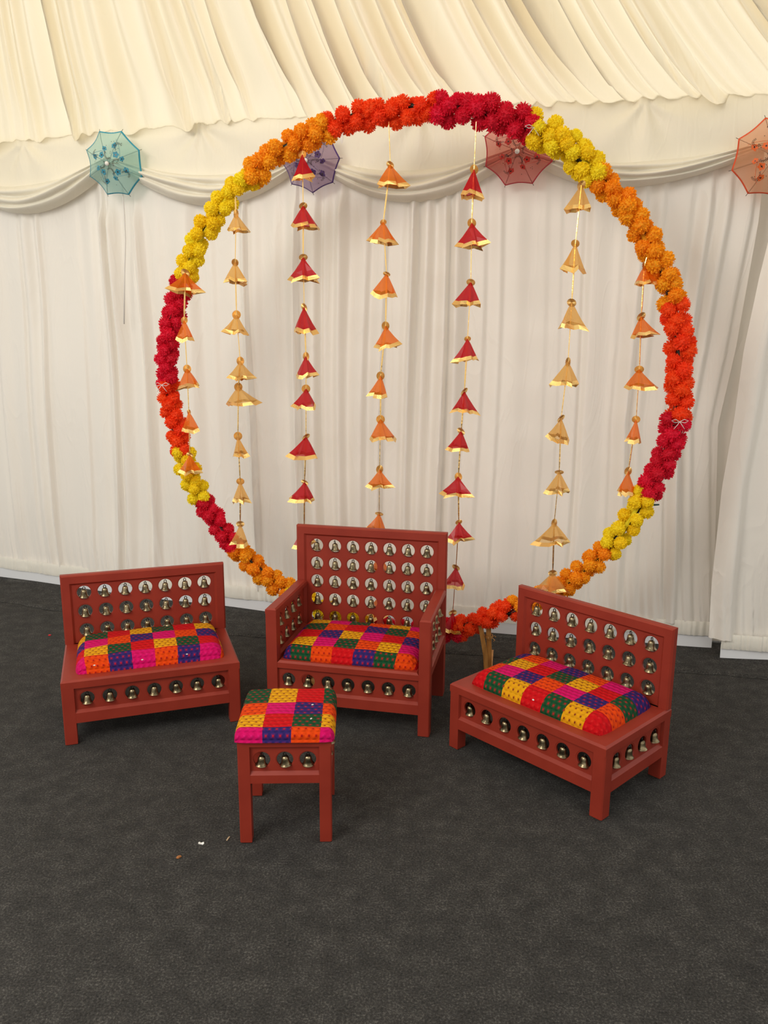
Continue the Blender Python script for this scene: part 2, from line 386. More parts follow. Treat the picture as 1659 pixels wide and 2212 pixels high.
# ------------------------------------------------------------------ small parasols on the wall
def parasol(name_label, u, v, col, hem_col, dark, rot, tilt, rad=.162):
    P = onwall(u, v, .15); ax = (WN + Vector((0, 0, tilt))).normalized()
    root = thing('paper_parasol' if False else 'mini_parasol', name_label, 'parasol', P, group='small embroidered parasols on the wall head')
    root.rotation_euler = ax.to_track_quat('Z', 'Y').to_euler()
    cm = mat('parasol_net_' + hem_col[0], col, .6); translucent(cm, col, .4); sheer(cm, .42, tuple(.5 + .5 * c for c in col))
    hm = mat('parasol_hem_' + hem_col[0], hem_col[1], .55); fm = mat('parasol_thread_' + hem_col[0], hem_col[2], .6)
    H = .055
    def surf(rr, a):       # rr 0..1, a absolute; cloth sags between ribs
        k = ((a - rot) / (pi / 4)) % 1; sg = sin(pi * k)
        R_ = rad * rr * (cos(pi / 8) / cos((k - .5) * pi / 4)) * (1 - .045 * sg * rr)
        return Vector((R_ * cos(a), R_ * sin(a), H * (1 - rr ** 1.9) - .008 * sg * rr))
    A = [rot + 2 * pi * k / 64 for k in range(64)]
    mb = MB(); mb.loops([[surf(r_, a) for a in A] for r_ in [.03, .15, .3, .45, .6, .75, .88, 1.0]])
    put('canopy', mb.me('canopy', True), root, cm)
    mb = MB(); mb.loops([[surf(.965, a) + Vector((0, 0, .0015)) for a in A], [surf(1.005, a) + Vector((0, 0, .0015)) for a in A], [surf(1.0, a) - Vector((0, 0, .004)) for a in A]])
    put('hem', mb.me('hem', True), root, hm)
    for k in range(8):
        a = rot + k * pi / 4; mb = MB(); mb.tube([surf(r_, a) - Vector((0, 0, .003)) for r_ in (.0, .25, .5, .75, 1.0, 1.06)], .0011, 6)
        put('rib', mb.me('rib', True), root, darkmetal)
    mb = MB(); mb.tube([(0, 0, -.12), (0, 0, H + .012)], .0025, 8); put('shaft', mb.me('shaft', True), root, bamboo)
    mb = MB(); mb.lathe([(0, .0), (.007, .001), (.0105, .006), (.0105, .011), (.007, .016), (0, .0175)][::1], 16); o = put('ferrule', mb.me('ferrule', True), root, white, (0, 0, H + .008)); o['label'] = 'white round ferrule'
    R = random.Random(int(u)); mb = MB(); sq = MB()
    def onS(x, y, lift=.0016):
        r_ = sqrt(x*x + y*y); return surf(min(r_ / rad, .95), atan2(y, x)) + Vector((0, 0, lift))
    for q in range(4):
        b0 = q * pi / 2 + rot + .4
        for (r_, da, sz) in [(.062, 0, .017), (.092, .42, .0145), (.076, -.50, .0125)]:
            a = b0 + da; cx_, cy_ = r_ * cos(a), r_ * sin(a)
            for p_ in range(5):
                t_ = p_ * 2 * pi / 5 + q; px_, py_ = cx_ + sz * .62 * cos(t_), cy_ + sz * .62 * sin(t_)
                ring_ = [onS(px_ + sz * .45 * cos(j * pi / 3), py_ + sz * .45 * sin(j * pi / 3)) for j in range(6)]
                mb.add(ring_, [(0, 1, 2, 3, 4, 5)])
            c = [onS(cx_ + sz * .25 * cos(j * pi / 3), cy_ + sz * .25 * sin(j * pi / 3), .0024) for j in range(6)]; sq.add(c, [(0, 1, 2, 3, 4, 5)])
        for arc in range(2):
            ox, oy = (.098 - .055 * arc) * cos(b0 + .15 - arc * .9), (.098 - .055 * arc) * sin(b0 + .15 - arc * .9)
            for j in range(11):
                for l_ in (0, 1):
                    t_ = j * .30 + b0; rr_ = .017 + .0045 * l_; x_, y_ = ox + rr_ * cos(t_), oy + rr_ * sin(t_)
                    sq.add([onS(x_ + .0022 * cos(k * pi / 2), y_ + .0022 * sin(k * pi / 2), .0022) for k in range(4)], [(0, 1, 2, 3)])
        for j in range(9):
            r_, a = R.uniform(.035, .125), b0 + R.uniform(-.7, .7)
            sq.add([onS(r_ * cos(a) + .0024 * cos(k * pi / 2), r_ * sin(a) + .0024 * sin(k * pi / 2), .0022) for k in range(4)], [(0, 1, 2, 3)])
        vine = [onS(lerp(.05, .12, t_ / 8) * cos(b0 - .6 + .13 * t_), lerp(.05, .12, t_ / 8) * sin(b0 - .6 + .13 * t_), .0012) for t_ in range(9)]
        mb.tube(vine, .0008, 4)
    o = put('embroidery', mb.me('embroidery'), root, fm)
    o = put('sequins', sq.me('sequins'), root, dark); o['kind'] = 'stuff'
seq = mat('dark_sequins', (.05, .035, .03), .3, .6)
parasol('teal embroidered mini parasol on the swag above the left bench', 247, 353, (.42, .72, .68), ('teal', (.03, .30, .42), (.04, .26, .36)), seq, .35, -.20)
parasol('purple embroidered mini parasol half hidden behind the orange garland', 670, 345, (.42, .28, .48), ('purple', (.08, .03, .20), (.07, .03, .13)), seq, .0, -.25, .148)
parasol('red embroidered mini parasol tucked under the crimson garland', 1120, 322, (.75, .16, .13), ('red', (.50, .01, .03), (.55, .03, .02)), seq, .42, -.35)
parasol('orange embroidered mini parasol cut off by the right edge of the photo', 1667, 340, (.85, .42, .22), ('orange', (.70, .08, .02), (.75, .13, .02)), seq, .28, -.15)
mb = MB(); q = [onwall(u, v, .085) for u, v in [(263, 395), (266, 430), (269, 470), (271, 520), (269, 600), (268, 700)]]
mb.tube([p - q[0] for p in q], .0035, 6); tag(put('tie_cord', mb.me('cord', True), None, twine, q[0]), 'thin white tie cord hanging below the teal parasol', 'cord')

# ------------------------------------------------------------------ hoop with marigold garlands
HO = Vector((.1, 3.5, 0)); HYAW = -.16
HA = Vector((cos(HYAW), sin(HYAW), 0)); HN = Vector((-sin(HYAW), cos(HYAW), 0))       # HN points away from the camera
def hp(u, v, off=0):
    P = hit(u, v, HO + HN * off, HN); d = P - HO; return Vector((d.dot(HA), d.z))
def h3(a, z, off=0): return HO + HA * a + Vector((0, 0, z)) + HN * off
HC, HR = Vector((.008, 1.311)), 1.115
hoop = thing('flower_hoop_frame', 'large round hoop frame on wooden posts, wrapped in marigold garlands', 'hoop stand', h3(HC.x, 0))
HB = Vector(hoop.location)
circ = [h3(HC.x + HR * cos(t), HC.y + HR * sin(t)) - HB for t in [2 * pi * k / 120 for k in range(120)]]
mb = MB(); L_ = []
for k in range(120):
    t = 2 * pi * k / 120; rad_ = HA * cos(t) + Vector((0, 0, sin(t)))
    L_.append([circ[k] + (rad_ * cos(a) + HN * sin(a)) * .011 for a in [2 * pi * j / 8 for j in range(8)]])
mb.loops(L_, close=True); put('ring', mb.me('ring', True), hoop, darkmetal)
def post(pts, wd, dp, name='post'):
    mb = MB(); L_ = []
    for p in pts: L_.append([p + HA * a + HN * b for a, b in ((-wd/2, -dp/2), (wd/2, -dp/2), (wd/2, dp/2), (-wd/2, dp/2))])
    mb.loops(L_, cap=True); return put(name, mb.me('post'), hoop, bamboo)
pr = hp(1048, 1385, -.0)
for sgn in (1, -1):
    ax_ = pr.x if sgn > 0 else 2 * HC.x - pr.x
    def q_(a, z, off=0): return h3(ax_ + sgn * a, z, off) - HB
    post([q_(.024, 0, .0), q_(.020, .12, .0), q_(.010, .27, .0)], .022, .02)
    post([q_(.012, 0, -.022), q_(.004, .1, -.022), q_(-.028, .27, -.022)], .020, .018)
    post([q_(.02, 0.012, -.25), q_(.02, 0.012, .25)], .03, .024, 'foot') if False else None
    mb = MB(); mb.box((-.018, -.26, 0), (.018, .26, .016)); mb.xf(Matrix.Translation(q_(.018, 0, 0)) @ Matrix.Rotation(HYAW, 4, 'Z')); put('foot', mb.me('foot'), hoop, bamboo)
    mb = MB()
    for k in range(3):
        c = q_(.016, .185 + .004 * k, -.011); mb.tube([c + HA * .018 * cos(t) + HN * .026 * sin(t) for t in [2 * pi * j / 12 for j in range(13)]], .0016, 5)
    c = q_(.03, .185, -.02); mb.tube([c, c + Vector((.012, -.004, .012)), c + Vector((.018, -.006, .004))], .0016, 5); mb.tube([c, c + Vector((.014, -.004, -.010)), c + Vector((.006, -.006, -.016))], .0016, 5)
    put('twine_binding', mb.me('twine', True), hoop, bamboo)
# free rod end poking out at the lower right
a = hp(1392, 1092); b_ = hp(1424, 1090)
mb = MB(); mb.tube([h3(a.x, a.y, 0) - HB, h3(b_.x, b_.y, .0) - HB], [.006, .0035], 8); put('rod_end', mb.me('rod', True), hoop, mat('green_rod', (.02, .06, .05), .4))

pp = [(965,1362),(990,1358),(1040,1339),(1090,1320),(1150,1298),(1190,1278),(1225,1258),(1265,1225),(1320,1180),(1362,1122),(1398,1065),(1430,1005),(1452,945),(1466,880),(1470,800),(1465,715),(1450,640),(1425,575),(1385,500),(1340,430),(1290,380),(1240,330),(1180,290),(1120,266),(1060,246),(990,238),(935,234),(880,240),(820,246),(740,260),(680,290),(610,325),(555,368),(505,412),(462,468),(428,525),(402,590),(382,655),(366,725),(360,800),(370,880),(385,945),(405,1010),(432,1070),(468,1130),(505,1180),(550,1222),(600,1262),(640,1286),(700,1316),(760,1339),(830,1358),(900,1366),(964,1362)]
HP = [hp(*q) for q in pp]
cum = [0]
for i in range(1, len(HP)): cum.append(cum[-1] + (HP[i] - HP[i-1]).length)
TOT = cum[-1]
def path(s):
    s %= TOT
    for i in range(len(cum) - 1):
        if s <= cum[i+1]:
            t = (s - cum[i]) / (cum[i+1] - cum[i]); n_ = len(HP) - 1
            p0, p1, p2, p3 = HP[(i-1) % n_], HP[i], HP[i+1], HP[(i+2) % n_ if i + 2 > n_ else i + 2]
            return .5 * ((2*p1) + (p2-p0)*t + (2*p0-5*p1+4*p2-p3)*t*t + (3*p1-p0-3*p2+p3)*t*t*t)
    return HP[-1]
def spos(u, v):
    q = hp(u, v); return min((((path(TOT * k / 1500) - q).length), TOT * k / 1500) for k in range(1500))[1]
def flower_mesh(kind, seed):
    R = random.Random(seed); mb = MB(); bm = bmesh.new(); bmesh.ops.create_icosphere(bm, subdivisions=2, radius=.86)
    mb.add([v.co * R.uniform(.93, 1.05) for v in bm.verts], [tuple(v.index for v in f.verts) for f in bm.faces]); bm.free()
    n = {'ruffle': 220, 'spike': 230, 'ball': 240}[kind]
    for i in range(n):
        z = 1 - 2 * (i + .5) / n; rr = sqrt(1 - z*z); a = i * 2.39996 + R.uniform(-.2, .2); d = Vector((rr * cos(a), rr * sin(a), z))
        tn_ = d.orthogonal().normalized(); tn_ = Matrix.Rotation(R.uniform(0, 6.28), 3, d) @ tn_; bn = d.cross(tn_)
        if kind == 'spike': w0, w1, l0, l1 = .05, .08, .75, R.uniform(1.0, 1.13)
        elif kind == 'ball': w0, w1, l0, l1 = .06, .09, .75, R.uniform(.96, 1.04)
        else: w0, w1, l0, l1 = .06, .10, .72, R.uniform(.95, 1.09)
        cv = bn * R.uniform(.03, .12)
        mid = lerp(l0, l1, .55)
        vs = [d*l0 - tn_*w0, d*l0 + tn_*w0, d*mid - tn_*w1 + cv*.4, d*mid + tn_*w1 + cv*.4, d*l1 - tn_*w1*.75 + cv, d*l1 + tn_*w1*.75 + cv, d*(l1*1.03) + cv*1.3]
        mb.add(vs, [(0, 1, 3, 2), (2, 3, 5, 4), (4, 5, 6)])
    me = raw('marigold', mb.v, mb.f, False); return me
FMesh = {}
for c, kind in (('Y', 'ball'), ('O', 'ruffle'), ('V', 'spike'), ('C', 'spike')):
    FMesh[c] = []
    for k in range(3):
        me = flower_mesh(kind, hash(kind) % 7 + k if False else {'ball': 1, 'ruffle': 5, 'spike': 9}[kind] + k); me.materials.append(FM[c]); FMesh[c].append(me)
B = dict(vc=(1395, 1068), cv2=(1466, 905), vo=(1455, 652), oy=(1295, 377), yc=(1150, 284), cv=(938, 232), vo2=(712, 272), oy2=(537, 380), yc2=(395, 605), cv3=(362, 828), vy=(388, 978), yc3=(438, 1078), co=(510, 1188))
def sp(k): return spos(*B[k])
s_or = spos(1110, 1313); s_yo = spos(1325, 1195)
s_start = spos(985, 1360); s_end_o = spos(628, 1280); s_y_c = spos(800, 1352)
segs = [  # start, end, colour, tube radius of flower centres, flower radius, label
 (s_start, s_or, 'V', .026, .030, 'vermilion marigold garland at the hoop foot between armchair and right bench'),
 (s_or, s_yo, 'O', .024, .031, 'orange marigold garland at the lower right, rising behind the right bench back'),
 (s_yo, sp('vc'), 'Y', .030, .033, 'yellow marigold garland at the lower right of the hoop, below a crimson one'),
 (sp('vc'), sp('cv2'), 'C', .028, .033, 'crimson marigold garland on the right side of the hoop'),
 (sp('cv2'), sp('vo'), 'V', .026, .034, 'vermilion marigold garland on the far right side of the hoop'),
 (sp('vo'), sp('oy'), 'O', .026, .036, 'orange marigold garland of separate balls at the upper right of the hoop'),
 (sp('oy'), sp('yc'), 'Y', .036, .037, 'thick yellow marigold garland at the upper right of the hoop'),
 (sp('yc'), sp('cv'), 'C', .030, .037, 'crimson marigold garland at the top right of the hoop'),
 (sp('cv'), sp('vo2'), 'V', .027, .034, 'vermilion marigold garland across the top of the hoop'),
 (sp('vo2'), sp('oy2'), 'O', .027, .035, 'orange marigold garland at the upper left of the hoop, before the purple parasol'),
 (sp('oy2'), sp('yc2'), 'Y', .023, .033, 'yellow marigold garland on the upper left of the hoop'),
 (sp('yc2'), sp('cv3'), 'C', .021, .031, 'crimson marigold garland on the far left side of the hoop'),
 (sp('cv3'), sp('vy'), 'V', .022, .030, 'vermilion marigold garland on the left side of the hoop'),
 (sp('vy'), sp('yc3'), 'Y', .026, .031, 'yellow marigold garland at the lower left of the hoop, behind an orange cloth bell'),
 (sp('yc3'), sp('co'), 'C', .023, .030, 'crimson marigold garland at the lower left of the hoop'),
 (sp('co'), s_end_o, 'O', .025, .032, 'orange marigold garland at the lower left ending behind the armchair'),
 (s_end_o, s_y_c, 'Y', .025, .031, 'yellow marigold garland seen through the lower holes of the armchair back'),
 (s_y_c, s_start + TOT, 'C', .026, .031, 'crimson marigold garland along the hoop foot behind the armchair')]
for (sa, sb, c, tr, fr, lab) in segs:
    if sb < sa: sb += TOT
    if 'thick' in lab: tr, fr = .042, .0315
    else: tr, fr = tr + .0065, fr * .91
    midp = path((sa + sb) / 2); root = thing('marigold_garland', lab, 'garland', h3(midp.x, midp.y), group='marigold garlands round the hoop'); base = Vector(root.location)
    R = random.Random(int(sa * 1000)); pitch_ = fr * 1.62; n = max(2, round((sb - sa - fr * .8) / pitch_)); cnt = 0
    spts = []
    for i in range(n + 1):
        s = sa + fr * .55 + (sb - sa - fr * 1.1) * i / n
        q = path(s); q2 = path(s + .01); tn_ = (q2 - q).normalized(); nr = Vector((-tn_.y, tn_.x)); spts.append(h3(q.x, q.y) - base)
        if i == 0: k0 = R.uniform(0, 6)
        m_ = 4 if 'thick' in lab else 3; ph = k0 + i * 1.05
        for k in range(m_):
            a = ph + 2 * pi * k / m_ + R.uniform(-.25, .25); rr = tr * R.uniform(.85, 1.15)
            ds = R.uniform(-.35, .35) * fr + (k - 1) * fr * .35
            pos = h3(q.x + nr.x * cos(a) * rr + tn_.x * ds, q.y + nr.y * cos(a) * rr + tn_.y * ds, sin(a) * rr) - base
            o = put('marigold_flower', FMesh[c][R.randrange(3)], root, None, pos)
            f_ = fr * R.uniform(.92, 1.10); o.scale = (f_, f_, f_); o.rotation_euler = (R.uniform(0, 6), R.uniform(0, 6), R.uniform(0, 6))
    mb = MB(); mb.tube(spts, .012, 6); put('string', mb.me('string', True), root, FM[c])
# white thread bows tying garlands to the ring
def bow(u, v, lab):
    q = hp(u, v); root_p = h3(q.x, q.y, -.062); mb = MB(); R = random.Random(u)
    for d in (-1, 1):
        mb.tube([Vector((0, 0, 0)), Vector((.018 * d, 0, .010)), Vector((.034 * d, -.003, .004)), Vector((.020 * d, -.004, -.004)), Vector((0, 0, 0))], .0013, 5)
        mb.tube([Vector((0, 0, 0)), Vector((.010 * d, -.002, -.014)), Vector((.022 * d, -.001, -.030))], .0013, 5)
    tag(put('thread_bow', mb.me('bow', True), None, twine, root_p), lab, 'string', 'thread ties on the hoop')
bow(1462, 908, 'white thread bow between vermilion and crimson garlands on the right')
bow(362, 830, 'white thread bow between crimson and vermilion garlands on the left')
bow(1152, 284, 'white thread bow between the crimson and thick yellow garlands at the top')

# ------------------------------------------------------------------ strands of organza bells
def cone_meshes(seed):
    R = random.Random(seed); k = R.choice([3, 4, 4, 5]); a = R.uniform(.16, .34); p1, p2 = R.uniform(0, 6), R.uniform(0, 6); lop = R.uniform(-.12, .12); k2 = R.choice([7, 9])
    NT = 13; ths = [2 * pi * (j + R.uniform(-.3, .3)) / NT for j in range(NT)]; rad = [R.uniform(.62, 1.25) if j % 2 else R.uniform(.35, .85) for j in range(NT)]; hz = [R.uniform(.80, 1.0) for j in range(NT)]
    mx_ = max(max(rad[j] * abs(cos(ths[j])) for j in range(NT)), .9)
    def P(t, j, g=0):
        r_ = .56 / mx_ * (.04 + .96 * t ** .95) * lerp(.8, rad[j], t) + g; th = ths[j]
        return Vector((r_ * cos(th) + lop * t * .3, r_ * sin(th), -t * (hz[j] + lop * cos(th) * .5)))
    a_ = MB(); a_.loops([[P(t, j) for j in range(NT)] for t in (0, .25, .6, .86)]); b_ = MB(); b_.loops([[P(t, j, .006) for j in range(NT)] for t in (.83, 1.0)])
    return a_, b_
CM = {}
for c in 'ORY':
    CM[c] = []
    for k in range(6):
        a_, b_ = cone_meshes(k * 7 + 3); m1 = raw('cone', a_.v, a_.f, False); m1.materials.append(OM[c]); m2 = raw('hem', b_.v, b_.f, False); m2.materials.append(gold); CM[c].append((m1, m2))
mb = MB()      # fluted rosette disc, edge-on fan above the cone
n = 36; L_ = []
for r_, am in ((.05, 0), (.55, .05), (1.0, .12)):
    L_.append([(r_ * cos(2*pi*j/n), am * (1 if j % 2 else -1), r_ * sin(2*pi*j/n)) for j in range(n)])
mb.loops(L_); mb.f.append(tuple(range(n))); ros = raw('rosette', mb.v, mb.f, False); ros.materials.append(oldgold)
strands = [
 ('O', -.085, (397, 585), 'leftmost strand of orange organza bells, hanging before the left garlands', [(400,590,635,60),(398,692,738,38),(404,797,840,60),(408,890,933,40),(410,982,1026,38)]),
 ('Y', -.07, (508, 425), 'strand of pale yellow organza bells on the left, ending over the lower-left garland', [(510,462,503,45),(508,567,613,50),(511,680,722,52),(519,780,822,48),(515,836,876,62),(514,942,987,34),(519,1040,1087,42),(519,1132,1178,42)]),
 ('R', -.02, (654, 320), 'strand of red organza bells on the left, starting before the purple parasol', [(653,334,392,42),(655,445,496,58),(655,556,610,58),(657,664,722,44),(661,770,816,48),(661,840,882,52),(661,944,990,58),(658,1042,1085,50),(657,1137,1182,50)]),
 ('O', -.02, (840, 262), 'strand of orange organza bells hanging down the middle of the hoop', [(843,356,405,62),(828,480,527,60),(835,592,642,56),(833,704,754,46),(822,812,859,48),(822,906,954,54),(820,1014,1057,46),(819,1110,1152,48),(820,1198,1244,48),(818,1290,1332,46)]),
 ('R', -.02, (1029, 262), 'strand of red organza bells right of the middle, reaching the hoop foot', [(1024,366,430,52),(1019,482,537,56),(1017,610,663,54),(1010,732,782,58),(1003,846,894,56),(996,932,974,55),(990,1030,1075,60),(991,1128,1172,48),(985,1226,1270,50),(978,1324,1364,44)]),
 ('Y', -.07, (1258, 390), 'strand of pale yellow organza bells on the right, ending above the right bench', [(1256,400,457,50),(1243,526,588,54),(1235,654,712,66),(1227,782,836,58),(1212,904,954,50),(1208,1020,1068,50),(1197,1130,1176,68),(1194,1238,1280,68)]),
 ('O', -.012, (1400, 545), 'rightmost strand of orange organza bells, partly behind the upper-right garland', [(1392,575,617,44),(1385,684,729,62),(1381,798,842,62),(1374,906,957,36),(1357,1018,1072,36)])]
for si, (c, off, top, lab, ors) in enumerate(strands):
    R = random.Random(100 + si); q0 = hp(*top, off); root = thing('bell_strand', lab, 'hanging decoration', h3(q0.x, q0.y, off), group='organza bell strands inside the hoop'); base = Vector(root.location)
    pts = [Vector((0, 0, 0))]; rs = [.0016]
    for oi, (u, v0, v1, wd) in enumerate(ors):
        A_ = hp(u, v0, off); B_ = hp(u, v1, off); P = h3(A_.x, A_.y, off) - base; H_ = (A_ - B_).length
        ctr = CAMP - (P + base); depth = -ctr.dot(FW); W_ = wd * depth / FPX
        m1, m2 = CM[c][R.randrange(6)]
        o = put('cloth_bell', m1, root, None, P); o.scale = (W_ / .90, W_ / .90, H_ * 1.07); o.rotation_euler = (R.uniform(-.08, .08), R.uniform(-.10, .10), R.uniform(0, 6.28))
        o2 = put('gold_border', m2, o)
        o3 = put('rosette', ros, o, None, (0, 0, 0)); rr_ = .019; sc = (rr_ / o.scale[0], rr_ / o.scale[1], rr_ / o.scale[2])
        o3.scale = (sc[0], sc[1], sc[2] * R.choice([.6, .8, 1, 1])); o3.location = (0, -.003, .0 / H_); o3.rotation_euler = (R.choice([0, 0, .5]), 0, -o.rotation_euler.z + R.uniform(-.9, .9))
        gap = (P - pts[-1]).length; rb = R.choice([.0018, .0034, .0028, .0022])
        pts += [pts[-1].lerp(P, .25), pts[-1].lerp(P, .8), P]; rs += [rb, rb, .0016]
    mb = MB(); fl_ = []
    last = pts[-1]
    mb.tube(pts + [last + Vector((0, 0, -.02))], rs + [.0012], 6); put('gold_cord', mb.me('cord', False), root, gold)

# ------------------------------------------------------------------ painted furniture set with brass bells
def bell_mesh():
    mb = MB(); k = 1.0
    pr_ = [(0, .0015), (.0045, .001), (.0090, -.0010), (.0112, -.005), (.0120, -.010), (.0127, -.016), (.0140, -.0215), (.0160, -.0262), (.0195, -.0290), (.0200, -.0305), (.0188, -.0315), (.0150, -.0285), (.0115, -.0200), (.0095, -.006), (0, -.003)]
    mb.lathe(pr_, 18); return auto_smooth(mb.me('bell'), 50)
bellm = bell_mesh(); bellm.materials.append(brass)
mb = MB(); mb.tube([(.0052 * cos(t), 0, .0058 + .0062 * sin(t)) for t in [2*pi*j/12 for j in range(13)]], .0017, 6, cap=False); loopm = mb.me('loop', True); loopm.materials.append(darkmetal)
mb = MB(); mb.tube([(0, 0, .0095), (0, .002, .013), (0, 0, .020)], .0009, 5); wirem = mb.me('wire', True); wirem.materials.append(darkmetal)
mb = MB(); mb.tube([(0, 0, -.006), (0, 0, -.026)], .0008, 5); mb.add([Vector((0, 0, -.029)) + Vector(v) * .0038 for v in [(1,0,0),(0,1,0),(-1,0,0),(0,-1,0),(0,0,1),(0,0,-1)]], [(0,1,4),(1,2,4),(2,3,4),(3,0,4),(1,0,5),(2,1,5),(3,2,5),(0,3,5)]); clapm = mb.me('clapper', True); clapm.materials.append(darkmetal)
def add_bell(root, p, r_hole, rnd, sc=1.0):
    top = Vector(p) + Vector((0, 0, r_hole - .0170 * sc))
    b = put('bell', bellm, root, None, top); b.scale = (sc, sc, sc); b.rotation_euler = (rnd.uniform(-.10, .10), rnd.uniform(-.08, .08), rnd.uniform(-.8, .8))
    put('loop', loopm, b); put('hook', wirem, b); put('clapper', clapm, b)
def hole_panel(W_, H_, th, centres_x, centres_z, r, rc, gr=.0):
    """panel in x-z, front face at y=0, thickness th; one round hole per cell"""
    mb = MB(); bx = [0] + [(centres_x[i] + centres_x[i+1]) / 2 for i in range(len(centres_x)-1)] + [W_]; cz = sorted(centres_z); bz = [0] + [(cz[i] + cz[i+1]) / 2 for i in range(len(cz)-1)] + [H_]
    for i, x in enumerate(centres_x):
        for j, z in enumerate(cz):
            xa, xb, za, zb = bx[i], bx[i+1], bz[j], bz[j+1]
            A = sorted([2*pi*k/32 for k in range(32)] + [atan2(zz - z, xx_ - x) % (2*pi) for xx_ in (xa, xb) for zz in (za, zb)])
            bd = []
            for t in A:
                c_, s_ = cos(t), sin(t); ks = []
                if abs(c_) > 1e-9: ks.append(((xb if c_ > 0 else xa) - x) / c_)
                if abs(s_) > 1e-9: ks.append(((zb if s_ > 0 else za) - z) / s_)
                k = min(ks); bd.append((x + c_ * k, z + s_ * k))
            def C_(rr, y): return [(x + rr * cos(t), y, z + rr * sin(t)) for t in A]
            mb.loops([[(a, 0, b) for a, b in bd], C_(rc, 0), C_(rc - .0008, .0012), C_(r + .0006, .0014), C_(r, .0022), C_(r, th), [(a, th, b) for a, b in bd]])
    return mb
def rect_loop(x0, x1, z0, z1, y): return [(x0, y, z0), (x1, y, z0), (x1, y, z1), (x0, y, z1)]
def frame(W_, H_, T, ins, ch, rec, outer=.0, back_rec=None):
    """rectangular frame in x-z from y=0 (front) to y=T; ins/ch = (left,right,bottom,top)"""
    l, r, b, t = ins; cl, cr_, cb_, ct = ch; o = outer; o4 = (o, o, o, o) if not hasattr(o, '__len__') else o
    br = rec if back_rec is None else back_rec
    def RL(i, y): return rect_loop(i[0], W_ - i[1], i[2], H_ - i[3], y)
    om = max(o4)
    Ls = [RL((0,)*4, T - om), RL((0,)*4, om), RL(o4, 0), RL(ins, 0), RL([a + c for a, c in zip(ins, ch)], rec), RL([a + c for a, c in zip(ins, ch)], T - br), RL(ins, T), RL(o4, T)]
    mb = MB(); mb.loops(Ls, close=True); return mb
def cham_box(x0, x1, y0, y1, z0, z1, c):
    def RL(i, z): return [(x0+i, y0+i, z), (x1-i, y0+i, z), (x1-i, y1-i, z), (x0+i, y1-i, z)]
    mb = MB(); mb.loops([RL(0, z0), RL(0, z1 - c), RL(c, z1)], cap=True); return mb
def leg(root, x0, y0, lw, z1, cx_, cy_, cham=.004):
    x1, y1 = x0 + lw, y0 + lw; c = cham
    def poly(i): 
        a0, a1, b0, b1 = x0 + i, x1 - i, y0 + i, y1 - i; P = []
        for (x, y, sx, sy) in ((a0, b0, -1, -1), (a1, b0, 1, -1), (a1, b1, 1, 1), (a0, b1, -1, 1)):
            if (sx, sy) == (cx_, cy_):
                q1, q2 = (x - sx * c, y), (x, y - sy * c); P += [q2, q1] if (sx * sy > 0) else [q1, q2]
            else:
                e = .0004; q1, q2 = (x - sx * e, y), (x, y - sy * e); P += [q2, q1] if (sx * sy > 0) else [q1, q2]
        return P
    mb = MB(); mb.loops([[(*p, 0) for p in poly(.003)], [(*p, .003) for p in poly(0)], [(*p, z1) for p in poly(0)]], cap=True)
    return put('leg', mb.me('leg'), root, wood)
def place(mb, o, xdir, ydir):
    """panel frame: x along xdir, y (depth) along ydir"""
    X, Y = Vector(xdir), Vector(ydir); Mx = Matrix(((X.x, Y.x, 0, o[0]), (X.y, Y.y, 0, o[1]), (0, 0, 1, o[2]), (0, 0, 0, 1))); return mb.xf(Mx), Mx
PC = {'Y': (.97, .44, .006), 'G': (.006, .085, .030), 'R': (.72, .003, .008), 'O': (.98, .075, .002), 'B': (.035, .020, .17), 'P': (.80, .002, .15)}
DC = {'Y': (.30, .04, .01), 'G': (.50, .018, .025), 'R': (.80, .02, .02), 'O': (.48, .010, .006), 'B': (.55, .012, .04), 'P': (.85, .012, .20)}
